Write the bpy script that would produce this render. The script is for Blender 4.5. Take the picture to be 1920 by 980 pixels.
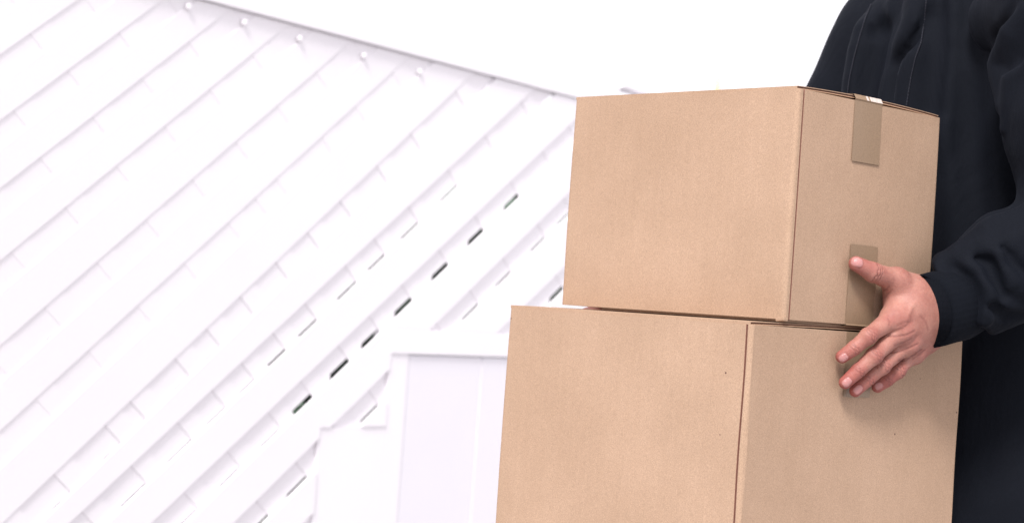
import bpy, bmesh, math, random
import numpy as np
from mathutils import Vector, Matrix

random.seed(7)
C = bpy.context.scene
COL = C.collection
for o in list(bpy.data.objects):
    bpy.data.objects.remove(o)

# ------------------------------------------------------------------ camera
EYE = 1.02                       # camera height above the ground
FPX, PITCH, ROLL = 3477.5, 0.0261, -0.0713   # focal length in px of a 1920 px wide frame
fwd = np.array([0, math.cos(PITCH), math.sin(PITCH)])
r0 = np.array([1.0, 0, 0]); u0 = np.cross(r0, fwd)
RT = r0*math.cos(ROLL) - u0*math.sin(ROLL)
UP = u0*math.cos(ROLL) + r0*math.sin(ROLL)
CAMP = np.array([0, 0, EYE])
cd = bpy.data.cameras.new('camera'); cam = bpy.data.objects.new('camera', cd); COL.objects.link(cam)
cd.sensor_width = 36; cd.lens = FPX/1920*36
cd.clip_start = 0.05; cd.clip_end = 2000
cd.dof.use_dof = True; cd.dof.focus_distance = 1.98; cd.dof.aperture_fstop = 7
M = Matrix(((RT[0], UP[0], -fwd[0], 0), (RT[1], UP[1], -fwd[1], 0), (RT[2], UP[2], -fwd[2], EYE), (0, 0, 0, 1)))
cam.matrix_world = M
C.camera = cam

# ------------------------------------------------------------------ sky, sun, exposure
SUN_EL, SUN_AZ = math.radians(46), math.radians(-163)   # azimuth measured from +Y towards +X
w = bpy.data.worlds.new('World'); C.world = w; w.use_nodes = True
nt = w.node_tree; nt.nodes.clear()
sky = nt.nodes.new('ShaderNodeTexSky'); sky.sky_type = 'NISHITA'; sky.sun_disc = False
sky.sun_elevation = SUN_EL; sky.sun_rotation = SUN_AZ; sky.air_density = 1.0; sky.dust_density = 4.0
hsv = nt.nodes.new('ShaderNodeHueSaturation'); hsv.inputs['Saturation'].default_value = 0.12
mixc = nt.nodes.new('ShaderNodeMix'); mixc.data_type = 'RGBA'; mixc.inputs['Factor'].default_value = 0.75
mixc.inputs['B'].default_value = (8.6, 8.35, 8.9, 1)     # even cloud layer in front of the blue
bg = nt.nodes.new('ShaderNodeBackground'); bg.inputs['Strength'].default_value = 0.1
ow = nt.nodes.new('ShaderNodeOutputWorld')
nt.links.new(sky.outputs[0], hsv.inputs['Color']); nt.links.new(hsv.outputs[0], mixc.inputs['A'])
nt.links.new(mixc.outputs['Result'], bg.inputs['Color']); nt.links.new(bg.outputs[0], ow.inputs[0])
sd = bpy.data.lights.new('sun', 'SUN'); sun = bpy.data.objects.new('sun', sd); COL.objects.link(sun)
sd.energy = 2.4; sd.angle = math.radians(14); sd.color = (1.0, 0.965, 0.94)
sdir = Vector((math.sin(SUN_AZ)*math.cos(SUN_EL), math.cos(SUN_AZ)*math.cos(SUN_EL), math.sin(SUN_EL)))
sun.rotation_euler = sdir.to_track_quat('Z', 'Y').to_euler()
C.view_settings.view_transform = 'Standard'; C.view_settings.look = 'None'
C.view_settings.exposure = 0.82; C.view_settings.gamma = 1.0

# ------------------------------------------------------------------ helpers
def ray(px, py):
    d = fwd + RT*(px-960)/FPX - UP*(py-490)/FPX
    return d/np.linalg.norm(d)
def on_plane(px, py, P0, N):
    r = ray(px, py); return CAMP + r*(((P0-CAMP)@N)/(r@N))
def project(P):
    q = np.atleast_2d(P)-CAMP; z = q@fwd
    return np.stack([960+FPX*(q@RT)/z, 490-FPX*(q@UP)/z], -1)
def tag(o, label=None, cat=None, group=None, kind=None):
    if label: o['label'] = label
    if cat: o['category'] = cat
    if group: o['group'] = group
    if kind: o['kind'] = kind
    return o
def empty(name, loc):
    o = bpy.data.objects.new(name, None); COL.objects.link(o); o.location = loc; o.empty_display_size = .1
    return o
def link(name, me, mat=None, parent=None, smooth=False):
    o = bpy.data.objects.new(name, me); COL.objects.link(o)
    if mat: me.materials.append(mat)
    if parent is not None:
        o.parent = parent
        W = Matrix.Translation(Vector(parent.location)) if parent.parent is None else Matrix.Translation(Vector(parent.matrix_basis.translation))
        if parent.type == 'EMPTY': o.matrix_parent_inverse = Matrix.Translation(-Vector(parent.location))
    if smooth:
        me.polygons.foreach_set('use_smooth', [True]*len(me.polygons))
    return o
def mesh_of(name, V, F):
    me = bpy.data.meshes.new(name); me.from_pydata([tuple(map(float, v)) for v in V], [], [tuple(map(int, f)) for f in F]); me.update(); return me

class MB:
    """collects solids and links them as ONE mesh object"""
    def __init__(s): s.v = []; s.f = []
    def prism(s, pts, ext):
        """pts: closed planar outline (3D), ext: extrusion vector"""
        n = len(pts); b = len(s.v); pts = [np.array(p, float) for p in pts]; ext = np.array(ext, float)
        s.v += pts + [p+ext for p in pts]
        s.f.append(tuple(b+i for i in range(n))); s.f.append(tuple(b+n+i for i in reversed(range(n))))
        for i in range(n):
            j = (i+1) % n; s.f.append((b+j, b+i, b+n+i, b+n+j))
    def tube(s, P, R, seg=10, cap=True):
        P = [np.array(p, float) for p in P]; b = len(s.v); n = len(P)
        if np.isscalar(R): R = [R]*n
        up = np.array([0, 0, 1.0])
        for i, p in enumerate(P):
            t = P[min(i+1, n-1)]-P[max(i-1, 0)]; t = t/np.linalg.norm(t)
            a = np.cross(t, up)
            if np.linalg.norm(a) < 1e-3: a = np.cross(t, [0, 1.0, 0])
            a = a/np.linalg.norm(a); c = np.cross(t, a)
            for k in range(seg):
                an = 2*math.pi*k/seg; s.v.append(p+R[i]*(a*math.cos(an)+c*math.sin(an)))
        for i in range(n-1):
            for k in range(seg):
                k2 = (k+1) % seg; s.f.append((b+i*seg+k, b+i*seg+k2, b+(i+1)*seg+k2, b+(i+1)*seg+k))
        if cap:
            s.f.append(tuple(b+k for k in reversed(range(seg)))); s.f.append(tuple(b+(n-1)*seg+k for k in range(seg)))
    def build(s, name, mat, parent=None, bevel=0, seg=2, smooth=False):
        me = mesh_of(name, s.v, s.f)
        bm = bmesh.new(); bm.from_mesh(me); bmesh.ops.recalc_face_normals(bm, faces=bm.faces); bm.to_mesh(me); bm.free()
        o = link(name, me, mat, parent, smooth)
        if bevel:
            m = o.modifiers.new('b', 'BEVEL'); m.width = bevel; m.segments = seg; m.limit_method = 'ANGLE'; m.angle_limit = math.radians(35)
        return o

# ------------------------------------------------------------------ materials
def newmat(name, base=(.5, .5, .5), rough=.6, spec=.5):
    m = bpy.data.materials.new(name); m.use_nodes = True
    n = m.node_tree; b = n.nodes['Principled BSDF']
    b.inputs['Base Color'].default_value = (*base, 1); b.inputs['Roughness'].default_value = rough
    b.inputs['Specular IOR Level'].default_value = spec
    return m, n, b
def N(n, t, **kw):
    x = n.nodes.new(t)
    for k, v in kw.items():
        if k in x.inputs: x.inputs[k].default_value = v
        else: setattr(x, k, v)
    return x
def noise(n, vec, scale, detail=3, rough=.55):
    x = N(n, 'ShaderNodeTexNoise', Scale=scale, Detail=detail, Roughness=rough)
    n.links.new(vec, x.inputs['Vector']); return x.outputs['Fac']
def ramp(n, fac, stops):
    r = n.nodes.new('ShaderNodeValToRGB'); e = r.color_ramp.elements
    while len(e) < len(stops): e.new(.5)
    for q, (p, c) in zip(e, stops): q.position = p; q.color = (*c, 1)
    n.links.new(fac, r.inputs[0]); return r.outputs[0]
def mix(n, a, b, fac, mode='MIX'):
    x = n.nodes.new('ShaderNodeMix'); x.data_type = 'RGBA'; x.blend_type = mode
    for s, v in (('A', a), ('B', b), ('Factor', fac)):
        if isinstance(v, bpy.types.NodeSocket): n.links.new(v, x.inputs[s])
        elif s == 'Factor': x.inputs[0].default_value = v
        else: x.inputs[s].default_value = (*v, 1)
    return x.outputs['Result']
def bump(n, b, h, strength, dist):
    x = N(n, 'ShaderNodeBump', Strength=strength, Distance=dist)
    n.links.new(h, x.inputs['Height']); n.links.new(x.outputs[0], b.inputs['Normal']); return x
def scaled(n, vec, s):
    x = n.nodes.new('ShaderNodeMapping'); x.inputs['Scale'].default_value = s
    n.links.new(vec, x.inputs['Vector']); return x.outputs[0]

def cardboard(name, tint):
    m, n, b = newmat(name, rough=.82, spec=.25)
    tc = n.nodes.new('ShaderNodeTexCoord'); v = tc.outputs['Object']
    f1 = noise(n, v, 900, 2, .6)                       # fibre speckle
    f2 = noise(n, scaled(n, v, (1, 1, .6)), 300, 3, .6)
    f3 = noise(n, v, 9, 3)                             # slow mottling
    f4 = noise(n, scaled(n, v, (1, 1, .04)), 130, 2)   # faint upright flute lines
    c = ramp(n, f1, [(.25, tuple(t*.75 for t in tint)), (.75, tuple(t*1.22 for t in tint))])
    c = mix(n, c, (0.93, .90, .86), f2, 'MULTIPLY')
    c = mix(n, c, ramp(n, f3, [(.3, (.93, .92, .91)), (.7, (1.05, 1.05, 1.06))]), 1.0, 'MULTIPLY')
    c = mix(n, c, ramp(n, f4, [(.35, (.985, .983, .98)), (.65, (1.01, 1.01, 1.01))]), 1.0, 'MULTIPLY')
    vo = N(n, 'ShaderNodeTexVoronoi', Scale=17.0); n.links.new(v, vo.inputs['Vector'])   # rare dark flecks in the pulp
    mt = N(n, 'ShaderNodeMath', operation='LESS_THAN'); n.links.new(vo.outputs['Distance'], mt.inputs[0]); mt.inputs[1].default_value = .02
    c = mix(n, c, (.10, .05, .04), mt.outputs[0])
    n.links.new(c, b.inputs['Base Color'])
    bp = bump(n, b, f2, .25, .0004)
    b2_ = N(n, 'ShaderNodeBump', Strength=.35, Distance=.004); n.links.new(noise(n, v, 11, 2), b2_.inputs['Height']); n.links.new(b2_.outputs[0], bp.inputs['Normal'])
    return m
M_CARD = cardboard('kraft_cardboard', (.405, .278, .195))
M_EDGE, _, _ = newmat('cut_cardboard_edge', (.50, .33, .22), .9, .2)
M_CORE, _, _ = newmat('fluted_core', (.10, .05, .035), .95, .1)
M_SEAM, _, _ = newmat('crease_shadow_paper', (.22, .10, .075), .95, .1)

M_TAPE, n, b = newmat('packing_tape', (.36, .235, .16), .33, .45)
tc = n.nodes.new('ShaderNodeTexCoord'); v = tc.outputs['Object']
c = ramp(n, noise(n, v, 700, 2), [(.3, (.235, .160, .103)), (.7, (.295, .202, .132))])
n.links.new(c, b.inputs['Base Color']); bump(n, b, noise(n, scaled(n, v, (1, 1, .2)), 60, 3), .25, .0006)
M_GLOSS, n, b = newmat('tape_painted_glint', (.62, .53, .48), .12, .8)  # paler base colour stands in for the white reflection on the tape fold
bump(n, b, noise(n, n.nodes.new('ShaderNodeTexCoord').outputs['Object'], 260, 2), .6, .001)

def white_paint(name, base):
    m, n, b = newmat(name, base, .55, .3)
    v = n.nodes.new('ShaderNodeTexCoord').outputs['Object']
    c = ramp(n, noise(n, v, 3, 4), [(.3, tuple(t*.975 for t in base)), (.7, base)])
    c = mix(n, c, ramp(n, noise(n, v, 400, 2), [(.3, (.97, .97, .97)), (.7, (1.02, 1.02, 1.02))]), 1.0, 'MULTIPLY')
    n.links.new(c, b.inputs['Base Color']); bump(n, b, noise(n, v, 60, 3), .15, .001)
    return m
M_FENCE = white_paint('white_fence_paint', (.85, .82, .85))
M_PANEL_SHADE = white_paint('white_paint_shade_tone', (.79, .765, .81))  # same white paint, greyer and bluer: shade on the boards put into the colour

def fabric(name, base, rough=.85, sheen=.25, scale=1500):
    m, n, b = newmat(name, base, rough, .07)
    v = n.nodes.new('ShaderNodeTexCoord').outputs['Object']
    c = ramp(n, noise(n, v, scale, 2, .7), [(.3, tuple(t*.75 for t in base)), (.7, tuple(t*1.3 for t in base))])
    n.links.new(c, b.inputs['Base Color'])
    b.inputs['Sheen Weight'].default_value = sheen; b.inputs['Sheen Roughness'].default_value = .45
    b.inputs['Sheen Tint'].default_value = (.35, .42, .62, 1)
    bp = bump(n, b, noise(n, v, 900, 2), .25, .0005)
    cr = N(n, 'ShaderNodeTexNoise', Scale=13.0, Detail=4.0, Roughness=.5, Distortion=.9); n.links.new(scaled(n, v, (1, 1, .55)), cr.inputs['Vector'])
    b2_ = N(n, 'ShaderNodeBump', Strength=.55, Distance=.010); n.links.new(cr.outputs['Fac'], b2_.inputs['Height']); n.links.new(b2_.outputs[0], bp.inputs['Normal'])
    return m
M_NAVY = fabric('navy_jacket_cloth', (.0052, .0063, .0098), .8, .02)
M_RIB = fabric('black_ribbed_cuff', (.0045, .0055, .0085), .9, .015)
M_STITCH, _, _ = newmat('seam_thread', (.016, .017, .026), .8, .3)
M_TROUSER = fabric('black_trousers', (.012, .012, .015), .9, .05)
M_SHOE, _, _ = newmat('shoe_leather', (.02, .018, .017), .45, .5)
M_HAIR, _, _ = newmat('dark_hair', (.02, .014, .01), .5, .4)

M_SKIN, n, b = newmat('skin', (.52, .29, .22), .48, .4)
tc = n.nodes.new('ShaderNodeTexCoord'); v = tc.outputs['Object']
at = N(n, 'ShaderNodeAttribute', attribute_name='skinmask')
sep = n.nodes.new('ShaderNodeSeparateColor'); n.links.new(at.outputs['Color'], sep.inputs[0])
c = ramp(n, noise(n, v, 45, 4, .6), [(.3, (.295, .120, .094)), (.5, (.36, .162, .127)), (.72, (.42, .212, .166))])
c = mix(n, c, ramp(n, noise(n, v, 420, 3, .7), [(.3, (.90, .87, .86)), (.7, (1.06, 1.06, 1.06))]), 1.0, 'MULTIPLY')
c = mix(n, c, (.30, .07, .062), sep.outputs[0])        # flushed finger ends and knuckles
c = mix(n, c, (.17, .055, .045), sep.outputs[2])        # skin creases
c = mix(n, c, (.43, .20, .19), sep.outputs[1])         # nails
n.links.new(c, b.inputs['Base Color'])
rr = N(n, 'ShaderNodeMapRange'); n.links.new(sep.outputs[1], rr.inputs[0]); rr.inputs[3].default_value = .56; rr.inputs[4].default_value = .28
n.links.new(rr.outputs[0], b.inputs['Roughness'])
b.inputs['Subsurface Weight'].default_value = .12; b.inputs['Subsurface Radius'].default_value = (.006, .002, .001); b.inputs['Subsurface Scale'].default_value = 1
vs = N(n, 'ShaderNodeTexVoronoi', Scale=650.0); n.links.new(v, vs.inputs['Vector'])
bump(n, b, vs.outputs['Distance'], .4, .0006)

M_GROUND, n, b = newmat('pale_concrete', (.36, .355, .36), .9, .2)
v = n.nodes.new('ShaderNodeTexCoord').outputs['Object']
c = ramp(n, noise(n, v, 2, 6, .65), [(.3, (.30, .295, .30)), (.7, (.42, .415, .415))])
c = mix(n, c, ramp(n, noise(n, v, 90, 3), [(.35, (.85, .85, .85)), (.65, (1.05, 1.05, 1.05))]), 1.0, 'MULTIPLY')
n.links.new(c, b.inputs['Base Color']); bump(n, b, noise(n, v, 60, 4), .4, .004)
M_LEAF, n, b = newmat('hedge_leaf', (.035, .075, .04), .6, .3)
v = n.nodes.new('ShaderNodeTexCoord').outputs['Object']
n.links.new(ramp(n, noise(n, v, 9, 3), [(.3, (.055, .09, .065)), (.7, (.10, .15, .105))]), b.inputs['Base Color'])
M_TWIG, _, _ = newmat('hedge_twig', (.06, .045, .03), .9, .2)
M_STAKE, _, _ = newmat('pale_yellow_stake', (.70, .58, .22), .7, .3)

# ------------------------------------------------------------------ ground
g = MB(); S = 400
g.v = [np.array(p) for p in ((-S, -S, 0), (S, -S, 0), (S, S, 0), (-S, S, 0))]; g.f = [(0, 1, 2, 3)]
tag(g.build('ground', M_GROUND), kind='structure')

# ------------------------------------------------------------------ fence (lattice over boards), running away to the right
TH = math.radians(32.7)
FD = np.array([math.sin(TH), math.cos(TH), 0]); FN = np.array([math.cos(TH), -math.sin(TH), 0])
rr_ = ray(1080, 400); FP = CAMP + rr_*4.6/rr_[1]; FP[2] = EYE
def un(px, py):
    P = on_plane(px, py, FP, FN); return float((P-FP)@FD), float(P[2]-EYE)
def fp(s, z, off=0): return FP + FD*s + FN*off + np.array([0, 0, z])
def clip_rect(poly, s0, s1, z0, z1):
    for ax, lim, sg in ((0, s0, 1), (0, s1, -1), (1, z0, 1), (1, z1, -1)):
        out = []
        for i in range(len(poly)):
            a, b2 = poly[i], poly[(i+1) % len(poly)]
            da, db = sg*(a[ax]-lim), sg*(b2[ax]-lim)
            if da >= 0: out.append(a)
            if (da >= 0) != (db >= 0):
                t = da/(da-db); out.append((a[0]+t*(b2[0]-a[0]), a[1]+t*(b2[1]-a[1])))
        poly = out
        if len(poly) < 3: return []
    return poly
S_END = .22
RECTS = [(-.735, S_END, -.058, .53), (-.96, -.735, -.266, .53), (-3.6, -.96, -.98, .53)]
# each row = the open band between two rising boards; two photo points on the lower edge of the band
rows = [((355, 14), (60, 305)), ((465, 44), (57, 393)), ((568, 77), (175, 427)), ((690, 109), (297, 447)),
        ((793, 139), (481, 431)), ((915, 164), (200, 862)), ((1027, 192), (515, 681)), ((1020, 328), (567, 768)),
        ((1010, 463), (693, 781)), ((1045, 558), (935, 668))]
slot = [.0045, .0045, .0045, .0045, .0048, .0060, .0120, .0190, .0135, .020]
L = []
for a, b2 in rows:
    (s1, z1), (s2, z2) = un(*a), un(*b2); k = (z2-z1)/(s2-s1) ; L.append((z1-k*s1, k))
k4 = L[4][1]
for i in range(4):
    s1, z1 = un(*rows[i][0]); L[i] = (z1-k4*s1, k4)
for i in range(15):
    c0, k0 = L[0]; L.insert(0, (c0+.115, k0)); slot.insert(0, .0040)
0 and print('ROWS', [(round(a,3),round(b,3)) for a,b in L[12:]])
fence = empty('lattice_fence', tuple(fp(-.5, -EYE)))
tag(fence, 'white diagonal lattice fence with a plain boarded lower half behind the boxes', 'fence')
front = MB(); rear = MB(); cross = rear
SA, SB = -3.6, .4
REC = .067
def strip(mb, lo, hi, off, thick, cut=0):
    quad = [(SA, lo[0]+lo[1]*SA), (SB, lo[0]+lo[1]*SB), (SB, hi[0]+hi[1]*SB), (SA, hi[0]+hi[1]*SA)]
    for R_ in RECTS:
        if cut: R_ = (R_[0], min(R_[1], cut), R_[2], R_[3])
        p = clip_rect(quad, *R_) if R_[1] > R_[0] else []
        if p: mb.prism([fp(s, z, off) for s, z in p], -FN*thick)
def piece(mb, quad, off, thick):
    for R_ in RECTS:
        p = clip_rect(quad, *R_)
        if p: mb.prism([fp(s_, z_, off) for s_, z_ in p], -FN*thick)
(sa_, za_), (sb_, zb_) = un(763, 370), un(788, 409)
KC = (zb_-za_)/(sb_-sa_)
SLOT_PX = {22: [(505, 838), (567, 762), (637, 695), (695, 640), (757, 575), (826, 508), (893, 443), (960, 382), (1020, 323)],
           21: [(335, 865), (400, 795), (455, 745), (515, 680), (575, 620), (650, 553), (705, 493), (770, 420), (843, 360), (912, 300), (980, 232)],
           23: [(693, 778), (755, 715), (820, 652), (883, 590), (945, 525), (1010, 460)], 24: [(985, 610), (1045, 550)],
           20: [(200, 861), (248, 805), (332, 723), (390, 669), (454, 598), (521, 535), (580, 478), (642, 410), (710, 346), (774, 284), (857, 212)],
           19: [(430, 485), (481, 431), (522, 375), (607, 297), (670, 242), (740, 172)]}
for i in range(len(L)):
    c0, k0 = L[i]
    if i+1 < len(L): c1, k1 = L[i+1]
    else: c1, k1 = c0-.2, k0
    rec = min(REC, .44*abs(c0-c1)) if i < 19 else REC
    fo = {20: .0022, 19: .0042}.get(i, (-.003 if i > 21 else 0) if i > 20 else .0056)
    strip(front, (c1+rec, k1), (c0, k0), -fo, (.0055 if i > 19 else .0074)-fo)
    if i > 0: cp, kp = L[i-1]
    else: cp, kp = c0+.112, k0
    # backing strip over the open band, pierced by slots where the photograph shows them
    kind = {20: 'dot', 21: 'thin', 22: 'wide', 23: 'thin', 24: 'wide'}.get(i, 'dot')
    vis, hl = {'dot': (.0032, .009), 'thin': (.0068, .031), 'wide': (.0150, .032)}[kind]
    top = (.0053 if i > 19 else .0062)+vis*(1 if i > 20 else .7)-.0076
    strip(rear, (c0+top, k0), (cp-.020, kp), -.0078, .0024)
    ss = sorted(un(*p)[0] for p in SLOT_PX.get(i, []))
    if not ss: ss = [-.25-.045*((i*7) % 3)]
    pitch = .113
    while ss[0] > -3.4: ss.insert(0, ss[0]-pitch)
    while ss[-1] < .3: ss.append(ss[-1]+pitch)
    sd_ = .0113
    h_ = [hl if not (kind == 'wide' and q < -1.05) else hl*.8 for q in ss]
    for a, b2, ha, hb in zip(ss[:-1], ss[1:], h_[:-1], h_[1:]):
        lo_, hi_ = -.024, top+.0002
        q0, q1 = a+ha+sd_, b2-hb+sd_
        piece(rear, [(q0, c0+k0*q0+lo_), (q1, c0+k0*q1+lo_), (q1, c0+k0*q1+hi_), (q0, c0+k0*q0+hi_)], -.0079, .0022)
        # end of the crossing board: its falling edge meets the right end of each slot
        e0 = a+.031+.0087; wd = .038
        def cp_pt(dz, off_):   # point on the falling edge, dz above the row line
            x = off_ + dz/(KC-k0); return (x, c0+k0*x+dz)
        piece(cross, [cp_pt(-.008, e0), cp_pt(-.008, e0+wd), cp_pt(rec+.006, e0+wd), cp_pt(rec+.006, e0)], -.0060 if i > 19 else -.0071, .0016 if i > 19 else .0006)
        if kind != 'dot' and a < (-1.06 if kind == 'wide' else -1.14):   # beyond here the slots narrow to a line
            piece(rear, [(a-ha+sd_, c0+k0*(a-ha+sd_)+.0004), (a+ha+sd_, c0+k0*(a+ha+sd_)+.0004), (a+ha+sd_, c0+k0*(a+ha+sd_)+top+.002), (a-ha+sd_, c0+k0*(a-ha+sd_)+top+.002)], -.0080, .0020)
front.build('lattice_panel', M_FENCE, fence, .001, 1)
rear.build('lattice_panel', M_FENCE, fence, .001, 1)
t = MB(); t.prism([fp(-3.6, .532, .0045), fp(.17, .532, .0045), fp(.17, .586, .0045), fp(-3.6, .586, .0045)], -FN*.0445); t.build('top_rail', M_FENCE, fence, .002, 3)
t = MB(); t.prism([fp(-.735, -.1115, .0036), fp(S_END, -.1115, .0036), fp(S_END, -.0585, .0036), fp(-.735, -.0585, .0036)], -FN*.050); t.build('middle_rail', M_FENCE, fence, .002, 2)
# vertical boards
bd = MB(); edges = [-.663, -.370, -.085, S_END]
for a, b2 in zip(edges[:-1], edges[1:]):
    top = -.113
    bd.prism([fp(a+.0035, -1.0, -.002), fp(b2-.0035, -1.0, -.002), fp(b2-.0035, top, -.002), fp(a+.0035, top, -.002)], -FN*.014)
wb = MB()
wb.prism([fp(-.7352, -1.0, 0), fp(-.6665, -1.0, 0), fp(-.6665, -.1118, 0), fp(-.7352, -.1118, 0)], -FN*.024)
wb.prism([fp(-.9598, -1.0, 0), fp(-.7354, -1.0, 0), fp(-.7354, -.2662, 0), fp(-.9598, -.2662, 0)], -FN*.024)
wb.build('board_panel', M_FENCE, fence)
bd.build('board_panel', M_PANEL_SHADE, fence, .003, 3)
bt = MB()
for a in edges[:-1]:
    bt.prism([fp(a-.0030, -1.0, -.001), fp(a+.0030, -1.0, -.001), fp(a+.0030, -.1135, -.001), fp(a-.0030, -.1135, -.001)], -FN*.022)
bt.build('cover_strip', M_PANEL_SHADE, fence, .0025, 3)
pst = MB(); pst.prism([fp(S_END+.002, -EYE, .03), fp(S_END+.09, -EYE, .03), fp(S_END+.09, .57, .03), fp(S_END+.002, .57, .03)], -FN*.09); pst.build('post', M_FENCE, fence, .006, 3)
cp_ = MB(); cp_.prism([fp(S_END-.055, .588, .009), fp(S_END+.15, .588, .009), fp(S_END+.15, .600, .009), fp(S_END-.03, .604, .009)], -FN*.055); cp_.build('post_cap', M_FENCE, fence, .006, 3)
for px, py in ((355, 13), (460, 43), (564, 73), (684, 105), (789, 135)):
    s, z = un(px, py); q = MB()
    q.tube([fp(s, z, -.006), fp(s, z, .0005), fp(s, z, .002)], [.0065, .0065, .004], 12); q.build('screw_cap', M_FENCE, fence, smooth=False)

# ------------------------------------------------------------------ hedge seen through the slots
hedge = empty('hedge', tuple(fp(.2, -EYE, -1.1)))
tag(hedge, 'dark green clipped hedge glimpsed through slots of the white fence', 'hedge')
rng = np.random.default_rng(3)
V = []; F = []
nL = 17000
for i in range(nL):
    s = rng.uniform(-2.3, 2.7); z = rng.uniform(-.95, .37+.05*math.sin(s*7)); d = -.85-rng.uniform(0, .5)
    p = fp(s, z, d); a = rng.normal(size=3); a /= np.linalg.norm(a); c_ = np.cross(a, rng.normal(size=3)); c_ /= np.linalg.norm(c_)
    b0 = len(V); V += [p-a*.060, p+c_*.032, p+a*.060, p-c_*.032]; F.append((b0, b0+1, b0+2, b0+3))
link('foliage', mesh_of('foliage', V, F), M_LEAF, hedge)
tw = MB()
for i in range(14):
    s = -2.2+i*.35; tw.tube([fp(s, -EYE, -1.1), fp(s+.03, -.4, -1.1), fp(s-.02, .2, -1.1)], [.02, .013, .005], 7)
tw.build('stem', M_TWIG, hedge)
# thin stake far behind the boxes
sp = CAMP + ray(1344, 172)*9.0
stk = MB(); top = CAMP + ray(1347, 143)*9.0
stk.tube([(sp[0], sp[1], 0), (sp[0]+.002, sp[1], sp[2]), (top[0], sp[1], top[2])], [.012, .011, .005], 8)
tag(stk.build('garden_stake', M_STAKE, smooth=True), 'thin pale yellow stake showing just above the upper box', 'stake')

# ------------------------------------------------------------------ the two boxes
K = .82                              # overall scale of the fitted box set
YAW = .8303
bA = np.array([-math.cos(YAW), math.sin(YAW), 0])      # along the left faces, away from the near corner
bB = np.array([math.sin(YAW), math.cos(YAW), 0])       # along the right (taped) faces
bN = -bA                                               # outward from the taped faces
N1 = np.array([.341*K, 2.3*K, EYE])                    # near corner of the upper box, on plan
T1 = .3003*K; H1 = .2878*K; A1 = .3984*K; B1 = .3058*K
N2 = N1 - bB*.0586*K; A2 = .4393*K; B2 = .4515*K; Z2 = .0085*K; H2 = .30
def bx(N0, a, b_, z): return np.array([N0[0], N0[1], EYE+z]) + bA*a + bB*b_

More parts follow.
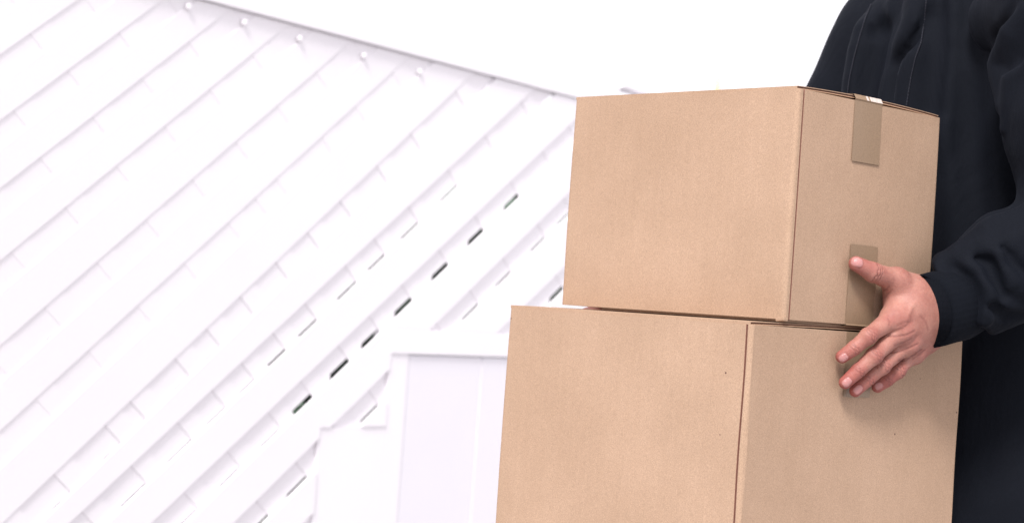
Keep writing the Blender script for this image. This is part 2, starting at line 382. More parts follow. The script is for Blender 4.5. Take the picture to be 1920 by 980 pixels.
def make_box(label, N0, A, B, zb, zt, seam, bow, sagbot):
    c = bx(N0, A/2, B/2, zb)
    root = empty('cardboard_box', tuple(c)); tag(root, label, 'box', 'plain cardboard boxes held in a stack')
    # body: walls as one outline with rounded corners and a joint groove near the front corner
    r = .0045
    def corner(ca, cb, sa, sb):
        out = []
        for k in range(6):
            an = math.pi/2*k/5
            out.append((ca+sa*r*(1-math.sin(an)), cb+sb*r*(1-math.cos(an))))
        return out
    cn = corner(0, 0, 1, 1)                 # from (r..)-> near corner; an=0: (r,0)?? ordered below
    # cn goes from a=r,b=0 (taped face side) to a=0... b=r
    outl = []
    near = [(r*(1-math.sin(t)), r*(1-math.cos(t))) for t in np.linspace(0, math.pi/2, 6)]   # (r,0)->(0,r)
    far = [(r*(1-math.cos(t)), B-r*(1-math.sin(t))) for t in np.linspace(0, math.pi/2, 6)]  # (0,B-r)->(r,B)
    bk = [(A-r*(1-math.sin(t)), B-r*(1-math.cos(t))) for t in np.linspace(0, math.pi/2, 6)]
    lf = [(A-r*(1-math.cos(t)), r*(1-math.sin(t))) for t in np.linspace(0, math.pi/2, 6)]
    if seam[0] == 'B':       # groove on the taped face
        g0 = seam[1]; groove = [(0, g0-.0012), (.0028, g0-.0007), (.0028, g0+.0007), (.0004, g0+.0012)]
        outl = near + groove + far + bk + lf
    else:                    # groove on the left face
        g0 = seam[1]; groove = [(g0+.0012, 0), (g0+.0007, .0028), (g0-.0007, .0028), (g0-.0012, 0)]
        outl = near + far + bk + lf + groove
    m = MB(); zs = np.linspace(zb, zt, 25); n_ = len(outl)
    for z in zs:
        t = (z-zb)/(zt-zb)
        for a, b_ in outl:
            # walls belly outwards by a millimetre or two, as filled boxes do
            bul = math.sin(math.pi*t)
            da = -.0012*bul*math.sin(math.pi*min(max(b_/B, 0), 1)) if a < A/2 else .0012*bul
            db = -.0014*bul*math.sin(math.pi*min(max(a/A, 0), 1)) if b_ < B/2 else .0014*bul
            wob = .0005*math.sin(z*37+a*20) if seam[0] == 'A' and 0 < a < .02 else 0
            m.v.append(bx(N0, a+da+wob, b_+db, z))
    for i in range(len(zs)-1):
        for k in range(n_):
            k2 = (k+1) % n_; m.f.append((i*n_+k, i*n_+k2, (i+1)*n_+k2, (i+1)*n_+k))
    m.f.append(tuple(reversed(range(n_)))); m.f.append(tuple((len(zs)-1)*n_+k for k in range(n_)))
    body = m.build('body', M_CARD, root)
    me = body.data; me.materials.append(M_SEAM)
    gi = [i for i, p in enumerate(outl) if (seam[0] == 'B' and p in groove) or (seam[0] == 'A' and p in groove)]
    gset = set(gi)
    for p in me.polygons:
        if len(p.vertices) == 4 and all((v_ % n_) in gset for v_ in p.vertices): p.material_index = 1
    # flaps : two long flaps meeting in the middle, their cut ends show over the taped face; short flap below
    def flap(up, z0, bowf, name, a0, a1, b0, b1, th=.0032):
        nb = 20
        def prof(b_):
            t = (b_)/B; return math.sin(math.pi*t)**.8*bowf
        layers = [(0, .0007, M_EDGE), (.0007, th-.0007, M_CORE), (th-.0007, th, M_CARD)] if up else [(0, .0007, M_CARD), (.0007, th-.0007, M_CORE), (th-.0007, th, M_EDGE)]
        mm = MB(); mats = []
        for (l0, l1, mt) in layers:
            st = len(mm.f); ins = .0006 if mt is M_CORE else 0
            base = len(mm.v); bs = np.linspace(b0, b1, nb)
            for b_ in bs:
                zz = z0+prof(b_)*(1 if up else -1)
                for a in (a0+ins, a1):
                    for l in (l0, l1): mm.v.append(bx(N0, a, b_, zz+l))
            for i in range(nb-1):
                q = base+i*4; mm.f += [(q, q+1, q+5, q+4), (q+2, q+6, q+7, q+3), (q, q+4, q+6, q+2), (q+1, q+3, q+7, q+5)]
            mm.f += [(base, base+2, base+3, base+1), (base+nb*4-4, base+nb*4-3, base+nb*4-1, base+nb*4-2)]
            mats += [mt]*(len(mm.f)-st)
            if b0 < .01: mats[-2] = M_CARD
        me = mesh_of(name, mm.v, mm.f)
        bm_ = bmesh.new(); bm_.from_mesh(me); bmesh.ops.recalc_face_normals(bm_, faces=bm_.faces); bm_.to_mesh(me); bm_.free()
        u = [M_CARD, M_CORE, M_EDGE]
        for q in u: me.materials.append(q)
        for p, mt in zip(me.polygons, mats): p.material_index = u.index(mt)
        return link(name, me, None, root)
    if sagbot:
        for b0, b1 in ((.006, B/2-.0008), (B/2+.0008, B-.006)):
            q = MB(); q.prism([bx(N0, .005, b0, zb-sagbot), bx(N0, A-.06, b0, zb-sagbot), bx(N0, A-.06, b1, zb-sagbot), bx(N0, .005, b1, zb-sagbot)], (0, 0, sagbot-.0002)); q.build('bottom_flap', M_CARD, root)
    flap(True, zt-.0004, bow, 'top_flap', .0030, A-.0005, .0012, B/2-.0006)
    flap(True, zt-.0004, bow, 'top_flap', .0030, A-.0005, B/2+.0006, B-.002)
    return root
def tape(root, N0, B, b0, b1, z0, z1, zt, over=True, bow=0, lean=0, under=False, zb=0, gloss=False):
    """tape strip on the taped face; b0..b1 along the face, z0..z1; over = folds over the top"""
    m = MB(); o = .0022; path = []
    zl_ = zb if zb else zt-H2
    for z in np.linspace(z0, z1, 8): path.append((-.00045-.0012*math.sin(math.pi*min(max((z-zl_)/(zt-zl_), 0), 1))*math.sin(math.pi*b0/B), z))
    if gloss:
        path += [(-.0012, zt+.0018), (.0015, zt+bow+.0032+.0014), (.012, zt+bow+.0052), (.05, zt+bow+.0052)]
    if under: path = [(.03, zb-.0028), (.004, zb-.0027), (-.0018, zb-.0006)] + path
    for i, (a, z) in enumerate(path):
        sh = lean*(z-zt)
        for q in (0, .42, .5, .56, .66, 1): m.v.append(bx(N0, a, b0+(b1-b0)*q+sh, z))
    for i in range(len(path)-1):
        for k in range(5): m.f.append((i*6+k, i*6+k+1, (i+1)*6+k+1, (i+1)*6+k))
    ob = m.build('tape_strip', M_TAPE, root)
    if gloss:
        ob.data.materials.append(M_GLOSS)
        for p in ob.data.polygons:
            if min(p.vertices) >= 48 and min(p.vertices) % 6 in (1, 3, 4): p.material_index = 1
    so = ob.modifiers.new('s', 'SOLIDIFY'); so.thickness = .0002
    return ob
def fb(px, py, N0=None):
    """photo point -> (b, z) on the taped face of a box"""
    N0 = N1 if N0 is None else N0
    P = on_plane(px, py, N0, bN); return float((P-N0)@bB), float(P[2]-EYE)

ub = make_box('smaller plain cardboard box on top of the stack, taped twice down its side', N1, A1, B1, T1-H1, T1, ('B', .0085), .0030, .0024)
lb = make_box('larger plain cardboard box at the bottom of the stack', N2, A2, B2, Z2-H2, Z2-.0042, ('A', .0005+.0062), .0022, 0)
(bb0, _), (bb1, _), (_, zt0) = fb(1603, 186), fb(1654, 193), fb(1622, 306)
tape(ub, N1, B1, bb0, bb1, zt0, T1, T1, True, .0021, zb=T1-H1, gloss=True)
(bb0, zz0), (bb1, _) = fb(1594, 457), fb(1644, 464)
tape(ub, N1, B1, bb0, bb1, T1-H1+.0005, zz0, T1, False, under=True, zb=T1-H1)
(bb0, _), (bb1, _), (_, zl) = fb(1588, 615, N2), fb(1637, 618, N2), fb(1607, 744, N2)
tape(lb, N2, B2, bb0, bb1, zl, Z2-.0042, Z2-.0042, True, .002)
# tape fold of the upper box: its white reflection is painted as paler faces
# small crushed tip at the lower corner of the upper box
tip = MB(); zc = T1-H1
tip.prism([bx(N1, -.001, -.001, zc+.003), bx(N1, .010, -.0012, zc+.0015), bx(N1, .006, .004, zc+.001), bx(N1, -.0013, .006, zc+.002)], (0, 0, -.0042)); tip.build('bottom_flap', M_CARD, ub, .001, 2)

# ------------------------------------------------------------------ implicit surfaces (bodies, sleeves)
def surface_nets(fn, lo, hi, h):
    lo = np.array(lo, float); n = np.ceil((np.array(hi)-lo)/h).astype(int)+1
    ax = [lo[i]+h*np.arange(n[i]) for i in range(3)]
    V = np.empty(n, np.float32)
    for i in range(0, n[0], 16):
        X, Y, Z = np.meshgrid(ax[0][i:i+16], ax[1], ax[2], indexing='ij')
        V[i:i+16] = fn(np.stack([X, Y, Z], -1).reshape(-1, 3)).reshape(X.shape)
    ins = V < 0
    cnt = np.zeros(n-1, np.int32); pos = np.zeros((*(n-1), 3))
    def sl(d, ax_): return [slice(d[k], n[k]-1+d[k]) for k in range(3)]
    for e in range(3):
        for p in range(2):
            for q in range(2):
                d0 = [0, 0, 0]; o = [k for k in range(3) if k != e]; d0[o[0]] = p; d0[o[1]] = q; d1 = list(d0); d1[e] = 1
                a = V[tuple(sl(d0, 0))]; b = V[tuple(sl(d1, 0))]; cr = (a < 0) != (b < 0)
                t = np.where(cr, a/np.where(cr, a-b, 1), 0)
                cnt += cr
                for k in range(3): pos[..., k] += np.where(cr, (t if k == e else d0[k]), 0)
    act = cnt > 0; idx = -np.ones(n-1, np.int64); idx[act] = np.arange(act.sum())
    I = np.argwhere(act); P = lo+h*(I+pos[act]/cnt[act][:, None])
    F = []
    for e in range(3):
        o1, o2 = (e+1) % 3, (e+2) % 3
        s0 = [slice(1, n[k]-1) for k in range(3)]; s0[e] = slice(0, n[e]-1); s1 = list(s0); s1[e] = slice(1, n[e])
        a, b = ins[tuple(s0)], ins[tuple(s1)]
        for flip, mk in ((False, a & ~b), (True, ~a & b)):
            J = np.argwhere(mk); 
            if not len(J): continue
            J = J + np.array([0 if k == e else 1 for k in range(3)])
            def cell(d1_, d2_):
                Q = J.copy(); Q[:, o1] += d1_; Q[:, o2] += d2_; return idx[Q[:, 0], Q[:, 1], Q[:, 2]]
            q = np.stack([cell(-1, -1), cell(0, -1), cell(0, 0), cell(-1, 0)], 1)
            F.append(q[:, ::-1] if flip else q)
    F = np.concatenate(F)
    for _ in range(2):
        d = fn(P); G = grad(fn, P, h*.3); P = P - G*np.clip(d, -h, h)[:, None]/np.maximum((G**2).sum(1), .3)[:, None]
    return P, F
def grad(fn, P, e):
    return np.stack([(fn(P+np.eye(3)[k]*e)-fn(P-np.eye(3)[k]*e))/(2*e) for k in range(3)], -1)
def cap(P, a, b, ra, rb):
    a = np.array(a, float); b = np.array(b, float); ab = b-a
    t = np.clip(((P-a)@ab)/(ab@ab), 0, 1); t = t*t*(3-2*t)*.35+t*.65
    return np.linalg.norm(P-a-t[:, None]*ab, axis=1)-(ra+(rb-ra)*t)
def chain(P, pts, rad, k=0):
    d = None
    for i in range(len(pts)-1):
        c = cap(P, pts[i], pts[i+1], rad[i], rad[i+1]); d = c if d is None else (smin(d, c, k) if k else np.minimum(d, c))
    return d
def smin(a, b, k):
    h = np.maximum(k-np.abs(a-b), 0)/k; return np.minimum(a, b)-h*h*k*.25
def smax(a, b, k): return -smin(-a, -b, k)
def ell(P, c, r, ax=None):
    q = P-np.array(c, float)
    if ax is not None: q = q@np.array(ax).T
    r = np.array(r, float); kk = np.linalg.norm(q/r, axis=1); return (kk-1)*r.min()
def trace(fn, px, py, t0=1.6, t1=3.2):
    r = ray(px, py); t = t0
    for _ in range(200):
        d = float(fn((CAMP+r*t)[None])[0]); t += max(d*.6, .0004)
        if d < .0008 or t > t1: break
    return CAMP+r*t

# ------------------------------------------------------------------ left hand, laid out from joints on the taped faces
def hp(cx, cy, dn):
    """point in the 980 px hand study (x, y) at dn millimetres out from the taped face"""
    return on_plane(1520+cx*.36735, 420+cy*.36735, N1+bN*(dn*.001), bN)
fing = {
    'index': ([(420, 478, 27), (292, 572, 29), (222, 632, 20), (160, 676, 11)], [.0110, .0083, .0077, .0068]),
    'middle': ([(455, 548, 29), (322, 672, 30), (244, 746, 21), (176, 808, 12)], [.0105, .0083, .0077, .0068]),
    'ring': ([(488, 612, 27), (364, 726, 27), (292, 792, 19), (228, 850, 11)], [.0098, .0078, .0073, .0065]),
    'pinky': ([(525, 655, 22), (442, 748, 23), (392, 794, 17), (341, 829, 10)], [.0090, .0078, .0072, .0064])}
FJ = {k: ([hp(*p) for p in v[0]], v[1]) for k, v in fing.items()}
th_px = [(560, 378, 26), (432, 288, 20), (318, 246, 17), (232, 202, 12)]; TJ = [hp(*p) for p in th_px]; TRd = [.0165, .0125, .0102, .0080]
WR = hp(668, 452, 34); WR2 = hp(860, 400, 42)
palm_sp = [([hp(640, 380, 33), hp(500, 400, 29), FJ['index'][0][0]], [.019, .017, .0125]),
           ([hp(650, 430, 34), hp(530, 460, 31), FJ['middle'][0][0]], [.0195, .018, .0125]),
           ([hp(650, 480, 33), hp(550, 530, 30), FJ['ring'][0][0]], [.021, .0175, .0120]),
           ([hp(645, 525, 30), hp(575, 590, 26), FJ['pinky'][0][0]], [.019, .0165, .0110]),
           ([hp(620, 400, 28), hp(520, 340, 20), hp(440, 320, 16)], [.019, .0165, .0120]),     # thumb muscle
           ([hp(640, 450, 34), hp(800, 420, 42)], [.0225, .0225])]
web = ([hp(455, 300, 14), hp(425, 395, 17), hp(430, 450, 20)], [.0085, .0085, .010])
def unitv(v): v = np.array(v, float); return v/np.linalg.norm(v)
def joint_frame(a, b):
    d = unitv(b-a); nrm = unitv(bN-d*(bN@d)); return d, nrm
# tendons and veins on the back of the hand
tend = []
for k in ('index', 'middle', 'ring', 'pinky'):
    j = FJ[k][0][0]; r = FJ[k][1][0]
    a = j+bN*(r*.80); b = hp(615, 430, 48) + (j-FJ['middle'][0][0])*.30
    tend.append((a, b))
veins = [[hp(600, 360, 50), hp(540, 420, 49), hp(500, 500, 46)], [hp(610, 500, 50), hp(560, 540, 47), hp(505, 560, 45)]]
def hand_sdf(P):
    palm = None
    for pts, rad in palm_sp:
        d = chain(P, pts, rad, .004); palm = d if palm is None else smin(palm, d, .016)
    palm = smin(palm, chain(P, *web, .004), .014)
    for (a, b) in tend: palm = smin(palm, cap(P, a-bN*.0002, b-bN*.0055, .0024, .0016), .005)
    for vn in veins: palm = smin(palm, chain(P, [q-bN*.006 for q in vn], [.0012]*3), .004)
    out = palm
    for k, (pts, rad) in FJ.items():
        d = chain(P, pts, rad, .002)
        # knuckle swellings
        d = smin(d, np.linalg.norm(P-(pts[1]+bN*.0012), axis=1)-rad[1]*.98, .005)
        d = smin(d, np.linalg.norm(P-(pts[0]+bN*.0028), axis=1)-rad[0]*.98, .010)
        f = smin(palm, d, .0075)
        out = np.minimum(out, f)
    d = chain(P, TJ, TRd, .004)
    out = smin(out, d, .012)
    out = smin(out, np.linalg.norm(P-(TJ[1]+bN*.002), axis=1)-TRd[1]*.98, .008)
    # press flat against the cardboard
    face = -((P-N1)@bN)+.0032
    return smax(out, face, .002)
allj = np.array([p for v in FJ.values() for p in v[0]]+TJ+[hp(800, 420, 42)])
lo = allj.min(0)-.03; hi = allj.max(0)+.03
HV, HF = surface_nets(hand_sdf, lo, hi, .0013)
HN = grad(hand_sdf, HV, .0008); HN /= np.maximum(np.linalg.norm(HN, axis=1), 1e-6)[:, None]
red = np.zeros(len(HV)); nail = np.zeros(len(HV)); crease = np.zeros(len(HV)); disp = np.zeros(len(HV))
def gauss(x, s): return np.exp(-(x/s)**2)
hpx = project(HV); facing = (HN@(-ray(1640, 620)))
dorsal = np.clip(HN@bN*1.5+.3, 0, 1)
def do_creases(j, d, r, spread, count, amp):
    t = (HV-j)@d; rad = np.linalg.norm((HV-j)-t[:, None]*d, axis=1); near = rad < r*1.9
    for q in np.linspace(-spread, spread, count):
        side = np.cross(d, bN); u = (HV-j)@side
        wob = .0006*np.sin(u*900+q*4000)
        gq = gauss(t-q-wob+u*u*(18 if q > 0 else -18)*.3, .00055)*near*dorsal
        nonlocal_add(gq, amp)
def nonlocal_add(gq, amp):
    global disp, crease
    disp -= gq*amp; crease = np.maximum(crease, gq*amp/.0006*.55)
for k, (pts, rad) in FJ.items():
    tip = pts[3]; d, nr = joint_frame(pts[2], pts[3])
    red += .75*gauss(np.linalg.norm(HV-tip, axis=1), .016)
    red += .45*gauss(np.linalg.norm(HV-pts[2]-bN*.005, axis=1), .008)
    red += .50*gauss(np.linalg.norm(HV-pts[1]-bN*.006, axis=1), .009)
    red += .40*gauss(np.linalg.norm(HV-pts[0]-bN*.010, axis=1), .010)
    do_creases(pts[1], joint_frame(pts[0], pts[2])[0], rad[1], .0036, 4, .0007)
    do_creases(pts[2], joint_frame(pts[1], pts[3])[0], rad[2], .0022, 3, .0006)
red += .7*gauss(np.linalg.norm(HV-TJ[3], axis=1), .015) + .35*gauss(np.linalg.norm(HV-TJ[2], axis=1), .014)
red += .35*gauss(np.linalg.norm(HV-hp(405, 490, 36), axis=1), .007)
do_creases(TJ[2], joint_frame(TJ[1], TJ[3])[0], TRd[2], .0035, 3, .0010)
# longer creases across the back of the hand, given in the hand study's pixels
HXY = np.stack([(hpx[:, 0]-1520)/.36735, (hpx[:, 1]-420)/.36735], 1)
def long_crease(pl_, wd, amp):
    d = np.full(len(HV), 1e9)
    for a, b in zip(pl_[:-1], pl_[1:]):
        a = np.array(a, float); b = np.array(b, float); ab = b-a; t = np.clip(((HXY-a)@ab)/(ab@ab), 0, 1)
        d = np.minimum(d, np.linalg.norm(HXY-a-t[:, None]*ab, axis=1))
    nonlocal_add(gauss(d, wd)*(facing > .15), amp)
for pl_, wd, amp in (([(395, 568), (440, 572), (490, 566), (530, 545)], 5, .0007), ([(408, 655), (455, 648), (500, 632), (545, 612)], 5, .0008),
                     ([(452, 697), (495, 688), (530, 668), (565, 640)], 5, .0008), ([(430, 620), (470, 607), (515, 585)], 4, .0005),
                     ([(520, 690), (550, 668), (585, 640)], 4, .0006), ([(395, 480), (405, 500), (400, 520)], 4, .0005), ([(440, 520), (480, 500), (520, 498)], 4, .0004),
                     ([(372, 340), (390, 330), (400, 318)], 4, .0006), ([(378, 372), (400, 350), (415, 335)], 4, .0004), ([(560, 470), (590, 500), (600, 540)], 6, .0004)):
    long_crease(pl_, wd, amp)
# nails: centre px in the study, along direction
def do_nail(cx, cy, d, L_, W_):
    global disp, nail, crease
    P = trace(hand_sdf, 1520+cx*.36735, 420+cy*.36735)
    i = np.argmin(np.linalg.norm(HV-P, axis=1)); nr = HN[i]; d = unitv(d-nr*(d@nr)); s = np.cross(nr, d)
    q = HV-P; x = q@d; y = q@s; z = q@nr
    e = (np.abs(x/L_)**3.2+np.abs(y/W_)**2.8)**(1/3.0); ok = np.abs(z) < .007
    m = np.clip((1.05-e)/.12, 0, 1)*ok; nail = np.maximum(nail, m)
    rim = gauss((e-1.16), .10)*ok*np.clip(1.3-x/L_, 0, 1)
    disp += m*.00022 - rim*.00038; crease = np.maximum(crease, rim*.35)
for k, (cx, cy), L_, W_ in (('index', (168, 684), .0050, .0040), ('middle', (186, 808), .0052, .0041), ('ring', (242, 844), .0052, .0040), ('pinky', (348, 826), .0043, .0034)):
    do_nail(cx, cy, FJ[k][0][3]-FJ[k][0][2], L_, W_)
do_nail(238, 190, TJ[3]-TJ[2], .0062, .0050)
HV = HV + HN*disp[:, None]
hmask = np.stack([np.clip(red, 0, .8), nail, np.clip(crease, 0, 1)*(1-nail)], 1)

# ------------------------------------------------------------------ the person: posture
LD = unitv((.56, -.83, 0)); FC = unitv((-.83, -.56, 0))      # towards the left shoulder / facing
PC = np.array([.575, 2.325, 0])
SHL = np.array([.602, 2.095, 1.400]); SHR = PC-LD*.150+FC*.005+np.array([0, 0, 1.405])
ELL_ = np.array([.628, 2.020, 1.140])
ELR = np.array([.362, 2.50, 1.12])
cmid = N2 + bA*(A2/2)
def mirror(P):
    P = np.atleast_2d(P); return P-2*((P-cmid)@bN)[:, None]*bN
WRr = mirror(WR)[0]
def torso_sdf(P, g=0.0, prof=None):
    q = P-PC; x = q@LD; y = q@FC; z = P[:, 2]
    zs = [.78, .84, 1.00, 1.15, 1.28, 1.38, 1.44, 1.49, 1.53]
    W_ = np.interp(z, zs, [.190, .190, .175, .172, .178, .172, .140, .090, .070])+g
    D_ = np.interp(z, zs, [.145, .145, .135, .135, .140, .130, .110, .085, .070])+g
    kx = (np.abs(x/W_)**2.3+np.abs(y/D_)**2.3)**(1/2.3)
    return smax((kx-1)*np.minimum(W_, D_), np.maximum(z-1.53, .78-z), .02)
# body under the clothes: head, neck, arms, legs (one coarse surface) + the fine hands
HDC = PC+FC*.03+np.array([0, 0, 1.665])
def body_sdf(P):
    ax = [LD, FC, (0, 0, 1)]
    d = ell(P, HDC+np.array([0, 0, .03]), (.076, .096, .098), ax)
    d = smin(d, ell(P, HDC+FC*.030+np.array([0, 0, -.05]), (.056, .066, .068), ax), .05)
    d = smin(d, cap(P, HDC+FC*.092+np.array([0, 0, .02]), HDC+FC*.108+np.array([0, 0, -.018]), .009, .014), .012)   # nose
    d = smin(d, cap(P, HDC+FC*.084+LD*.018+np.array([0, 0, -.052]), HDC+FC*.084-LD*.018+np.array([0, 0, -.052]), .008, .008), .01)
    d = smax(d, -np.minimum(ell(P, HDC+FC*.100+LD*.030+np.array([0, 0, .018]), (.016, .012, .010), ax), ell(P, HDC+FC*.100-LD*.030+np.array([0, 0, .018]), (.016, .012, .010), ax)), .008)
    for s in (1, -1): d = smin(d, ell(P, HDC+LD*s*.080-FC*.005, (.010, .018, .030), ax), .006)
    d = smin(d, cap(P, PC-FC*.01+np.array([0, 0, 1.42]), HDC-FC*.01+np.array([0, 0, -.05]), .058, .054), .03)
    d = smin(d, torso_sdf(P, -.02), .03)
    d = smin(d, chain(P, [SHL, ELL_, WR2, WR], [.045, .038, .028, .026], .01), .03)
    d = smin(d, chain(P, [SHR, ELR, WRr], [.045, .038, .027], .01), .03)
    for s in (1, -1):
        hpn = PC+LD*s*.09+np.array([0, 0, .88]); kn = PC+LD*s*.10+FC*.02+np.array([0, 0, .48]); an = PC+LD*s*.11-FC*.02+np.array([0, 0, .09])
        d = smin(d, chain(P, [hpn, kn, an, an+FC*.14-np.array([0, 0, .045])], [.075, .052, .036, .03], .02), .03)
    return d
pl = np.minimum(np.minimum(PC-.34, WRr-.06), [9, 9, 0.0]); ph = np.maximum(PC+.34, SHL+.2); ph[2] = 1.82; pl[2] = .01
pl[0] = min(pl[0], WRr[0]-.06); ph[1] = max(ph[1], WRr[1]+.08, ELR[1]+.1)
BV, BF = surface_nets(body_sdf, pl, ph, .010)
RV = mirror(HV); RF = HF[:, ::-1]
AV = np.concatenate([BV, HV, RV]); AF = np.concatenate([BF, HF+len(BV), RF+len(BV)+len(HV)])
me = mesh_of('person', AV, AF)
ca = me.color_attributes.new('skinmask', 'FLOAT_COLOR', 'POINT')
mk = np.zeros((len(AV), 4)); mk[:, 3] = 1; mk[len(BV):len(BV)+len(HV), :3] = hmask; mk[len(BV)+len(HV):, :3] = hmask
ca.data.foreach_set('color', mk.ravel())
person = link('person', me, M_SKIN, None, True)
tag(person, 'person in a dark navy jacket carrying two stacked cardboard boxes', 'person')

# ------------------------------------------------------------------ jacket
def wob(P, s, seed):
    r = np.random.default_rng(seed); o = np.zeros(len(P))
    for i in range(5):
        k = unitv(r.normal(size=3))*s*r.uniform(.6, 1.6); o += np.sin(P@k+r.uniform(0, 6.28))
    return o/5
def base_torso(P): return torso_sdf(P, .012)
def fold_pts(fn, pxs, inset): 
    out = []
    for q in pxs:
        P = trace(fn, *q); out.append(P+ray(*q)*inset)
    return out
def add_folds(fn, ridges, grooves, k=.018):
    R_ = [(fold_pts(fn, r[0], r[2]), r[1]) for r in ridges]; G_ = [(fold_pts(fn, r[0], r[2]), r[1]) for r in grooves]
    def f(P):
        d = fn(P); near = np.abs(d) < .05
        if not near.any(): return d
        Q = P[near]; e = d[near]
        for pts, rad in R_: e = smin(e, chain(Q, pts, [rad*.5]+[rad]*(len(pts)-2)+[rad*.5]), k)
        for pts, rad in G_: e = smax(e, -chain(Q, pts, [rad*.3]+[rad]*(len(pts)-2)+[rad*.3]), k)
        d = d.copy(); d[near] = e; return d
    return f
T_R = [([(1655, -40), (1625, 60), (1612, 150), (1610, 230)], .010, .006), ([(1715, -30), (1722, 40), (1695, 95), (1672, 150), (1655, 230)], .012, .007),
       ([(1745, 10), (1728, 90), (1705, 150), (1698, 240)], .008, .004), ([(1790, -40), (1782, 90), (1775, 260), (1790, 500)], .012, .009),
       ([(1690, -40), (1660, 60), (1636, 140), (1630, 220)], .008, .004)]
T_G = [([(1668, -30), (1645, 60), (1625, 150), (1622, 240)], .006, -.001), ([(1738, 30), (1712, 85), (1690, 120), (1682, 220)], .007, -.001),
       ([(1760, -20), (1755, 90), (1740, 200)], .008, -.001), ([(1820, -40), (1822, 120), (1830, 300), (1840, 450)], .012, -.002)]
tors = add_folds(base_torso, T_R, T_G, .026)
def torso_cloth(P):
    q = P-PC; x = q@LD
    return tors(P) + .0045*np.sin(x*55+P[:, 2]*8+2.5*wob(P, 8, 1))*(1+wob(P, 9, 3)) + .003*wob(P, 30, 2) + .0015*wob(P, 80, 4)
tlo = PC+np.array([-.26, -.26, .74]); thi = PC+np.array([.26, .26, 1.56])
TV, TF = surface_nets(torso_cloth, tlo, thi, .006)
jm = mesh_of('jacket', TV, TF); jacket = link('jacket', jm, M_NAVY, person, True)

# left sleeve: outline of the forearm and its puffed end follow the photograph
def hs(px, py, t):       # photo point at distance t along +Y
    r = ray(px, py); return CAMP+r*t/r[1]
CE = [hs(1772, 572, 2.020), hs(1832, 545, 2.032), hs(1900, 495, 2.035), ELL_]
def base_sleeve(P):
    d = chain(P, [SHL+np.array([0, 0, .03]), SHL*.5+ELL_*.5, ELL_], [.079, .076, .066], .02)
    d = smin(d, chain(P, CE[::-1], [.064, .058, .0485, .0465], .02), .03)
    d = smin(d, cap(P, SHL-LD*.08, SHL, .045, .06), .03)
    return d
S_R = [([(1752, 505), (1768, 491), (1795, 484), (1818, 500), (1838, 530), (1846, 560), (1844, 598)], .0085, .003),
       ([(1770, 486), (1800, 478), (1850, 470), (1925, 440)], .011, .006), ([(1818, 500), (1850, 512), (1862, 540), (1885, 575), (1925, 580)], .008, .003),
       ([(1795, 478), (1850, 435), (1925, 395)], .012, .008), ([(1850, 465), (1876, 480), (1900, 530), (1930, 560)], .007, .002),
       ([(1830, 610), (1845, 600), (1850, 560)], .006, .003),
       ([(1925, 20), (1895, 60), (1875, 120), (1880, 200)], .014, .008), ([(1930, 110), (1900, 150), (1885, 240)], .012, .008)]
S_G = [([(1832, 486), (1852, 492), (1862, 515), (1880, 555)], .006, -.001), ([(1790, 505), (1812, 525), (1828, 560), (1826, 600)], .007, -.001),
       ([(1880, 465), (1900, 490), (1930, 520)], .006, -.001), ([(1860, 575), (1890, 592), (1930, 590)], .006, -.001),
       ([(1895, 20), (1872, 70), (1862, 120)], .009, -.001), ([(1925, 60), (1905, 105), (1890, 130)], .009, -.001)]
slv = add_folds(base_sleeve, S_R, S_G, .012)
cutP = hs(1750, 500, 2.03); cutN = unitv(np.cross(hs(1838, 606, 2.03)-cutP, ray(1790, 550))); cutN = cutN*np.sign(cutN@(CE[0]-CE[2]))
def sleeve_cloth(P):
    d = slv(P)+.0022*wob(P, 45, 5)+.0012*wob(P, 110, 9)
    arc = (P-cutP)@cutN - .009*np.clip(1-(((P-hs(1795, 552, 2.03))@unitv(hs(1838, 606, 2.03)-cutP))/.045)**2, 0, 1)
    return np.where(np.linalg.norm(P-CE[0], axis=1) < .12, smax(d, arc, .006), d)
slo = np.minimum(np.minimum(SHL, ELL_), CE[0])-.11; shi = np.maximum(np.maximum(SHL, ELL_), CE[0])+.11
SV, SF = surface_nets(sleeve_cloth, slo, shi, .0032)
link('sleeve', mesh_of('sleeve', SV, SF), M_NAVY, jacket, True)
def right_sleeve(P):
    d = chain(P, [SHR, SHR*.5+ELR*.5, ELR], [.082, .074, .064], .02)
    m_ = WRr+(ELR-WRr)*.25
    d = smin(d, chain(P, [ELR, m_], [.062, .050], .02), .03)
    d = smin(d, cap(P, SHR+LD*.06, SHR, .08, .08), .03)
    return d+.006*wob(P, 28, 11)+.0035*wob(P, 60, 12)
q0 = np.minimum(np.minimum(SHR, ELR), WRr)-.11; q1 = np.maximum(np.maximum(SHR, ELR), WRr)+.11
RSV, RSF = surface_nets(right_sleeve, q0, q1, .006)
link('sleeve', mesh_of('sleeve', RSV, RSF), M_NAVY, jacket, True)

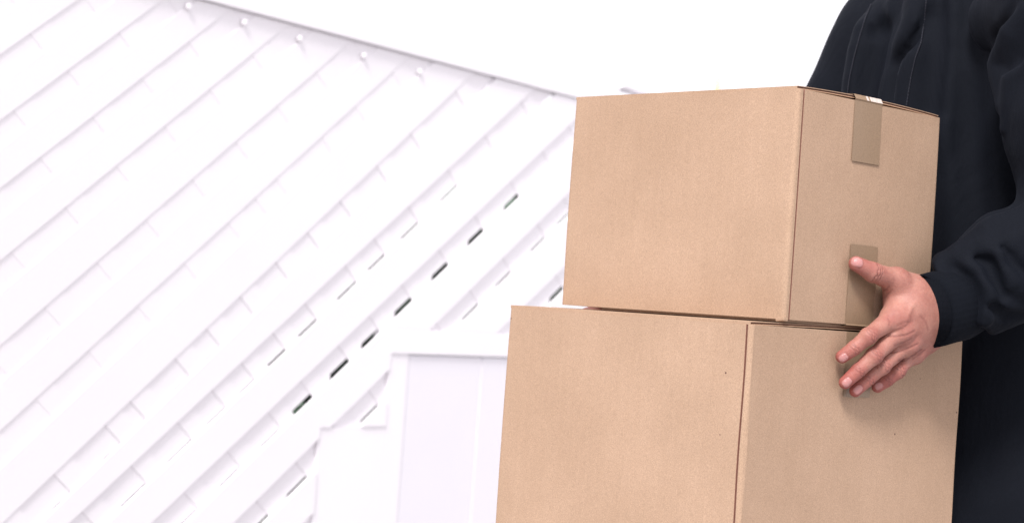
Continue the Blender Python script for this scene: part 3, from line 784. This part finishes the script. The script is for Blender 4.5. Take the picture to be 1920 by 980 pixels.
# ribbed cuffs: fine ribs running along the forearm
def cuff(path, radii, name='cuff', squash=1.0, ax0=None):
    m = MB(); seg = 144; n_ = len(path)
    for i, (p, r) in enumerate(zip(path, radii)):
        t = unitv(path[min(i+1, n_-1)]-path[max(i-1, 0)]); a = unitv(np.cross(t, [0, 0, 1.0])); c_ = np.cross(a, t)
        for k in range(seg):
            an = 2*math.pi*k/seg; rr = r*(1+(.005 if i > 2 else .003)*math.cos(36*an))
            m.v.append(p+rr*(a*math.cos(an)*squash+c_*math.sin(an)))
    for i in range(n_-1):
        for k in range(seg):
            k2 = (k+1) % seg; m.f.append((i*seg+k, i*seg+k2, (i+1)*seg+k2, (i+1)*seg+k))
    return m.build(name, M_RIB, jacket, smooth=True)
c0 = hp(588, 446, 37); c1 = hp(735, 410, 42); c2 = hs(1840, 545, 2.045)
pth = [c0+unitv(c1-c0)*.003, c0, c0+(c1-c0)*.05, c0+(c1-c0)*.4, c0+(c1-c0)*.8, c1, c2]
cuff(pth, [.0345, .0380, .0400, .0405, .0400, .041, .039], squash=.93)
cuff([WRr, WRr+(ELR-WRr)*.02, WRr+(ELR-WRr)*.3], [.034, .037, .04])
# two rows of stitching on the chest
for line in ([(1640, -30), (1637, 0), (1622, 35), (1610, 75), (1602, 105), (1594, 140), (1589, 175), (1586, 215)],
             [(1741, -30), (1737, 0), (1733, 40), (1727, 80), (1716, 110), (1708, 145), (1700, 195), (1697, 230)]):
    pts = []
    for a, b2 in zip(line[:-1], line[1:]):
        for t in np.linspace(0, 1, 9)[:-1]: pts.append((a[0]+(b2[0]-a[0])*t, a[1]+(b2[1]-a[1])*t))
    P = [trace(torso_cloth, *q)-ray(*q)*.0006 for q in pts]
    m = MB()
    m.tube([p+ray(1700, 100)*.0004 for p in P], .0008, 6)
    for a, b2 in zip(P[:-1], P[1:]): m.tube([a+(b2-a)*.15-ray(1700, 100)*.0006, a+(b2-a)*.75-ray(1700, 100)*.0006], .0006, 6)
    m.build('stitching', M_STITCH, jacket, smooth=True)
def collar(P): 
    c_ = PC+np.array([0, 0, 1.52]); q = P-c_; r = np.hypot(q@LD, q@FC); return smax(np.abs(r-.075)-.008, np.abs(P[:, 2]-1.53)-.035, .01)
V_, F_ = surface_nets(collar, PC+np.array([-.11, -.11, 1.46]), PC+np.array([.11, .11, 1.6]), .006); link('collar', mesh_of('collar', V_, F_), M_RIB, jacket, True)
# trousers, shoes, hair
def trousers(P):
    d = smax(torso_sdf(P, -.006), P[:, 2]-.93, .02)
    for s in (1, -1):
        hpn = PC+LD*s*.09+np.array([0, 0, .86]); kn = PC+LD*s*.10+FC*.02+np.array([0, 0, .48]); an = PC+LD*s*.11-FC*.02+np.array([0, 0, .12])
        d = smin(d, chain(P, [hpn, kn, an], [.095, .075, .062], .03), .03)
    return d+.004*wob(P, 25, 21)
V_, F_ = surface_nets(trousers, PC+np.array([-.28, -.28, .04]), PC+np.array([.28, .28, .98]), .009); link('trousers', mesh_of('trousers', V_, F_), M_TROUSER, person, True)
for s in (1, -1):
    def shoe(P, s=s):
        a = PC+LD*s*.11-FC*.04+np.array([0, 0, .05]); d = cap(P, a, a+FC*.19-np.array([0, 0, .012]), .048, .040)
        return smax(smin(d, cap(P, a, a+np.array([0, 0, .06]), .045, .045), .03), .004-P[:, 2], .004)
    a = PC+LD*s*.11; V_, F_ = surface_nets(shoe, a+np.array([-.28, -.28, -.01]), a+np.array([.28, .28, .19]), .008); link('shoe', mesh_of('shoe', V_, F_), M_SHOE, person, True)
def hair(P):
    ax = [LD, FC, (0, 0, 1)]; d = ell(P, HDC+np.array([0, 0, .04]), (.086, .106, .104), ax)
    return smax(d, -ell(P, HDC+FC*.07+np.array([0, 0, -.02]), (.085, .075, .085), ax), .01)+.002*wob(P, 150, 31)
V_, F_ = surface_nets(hair, HDC-.15, HDC+.17, .006); link('hair', mesh_of('hair', V_, F_), M_HAIR, person, True)
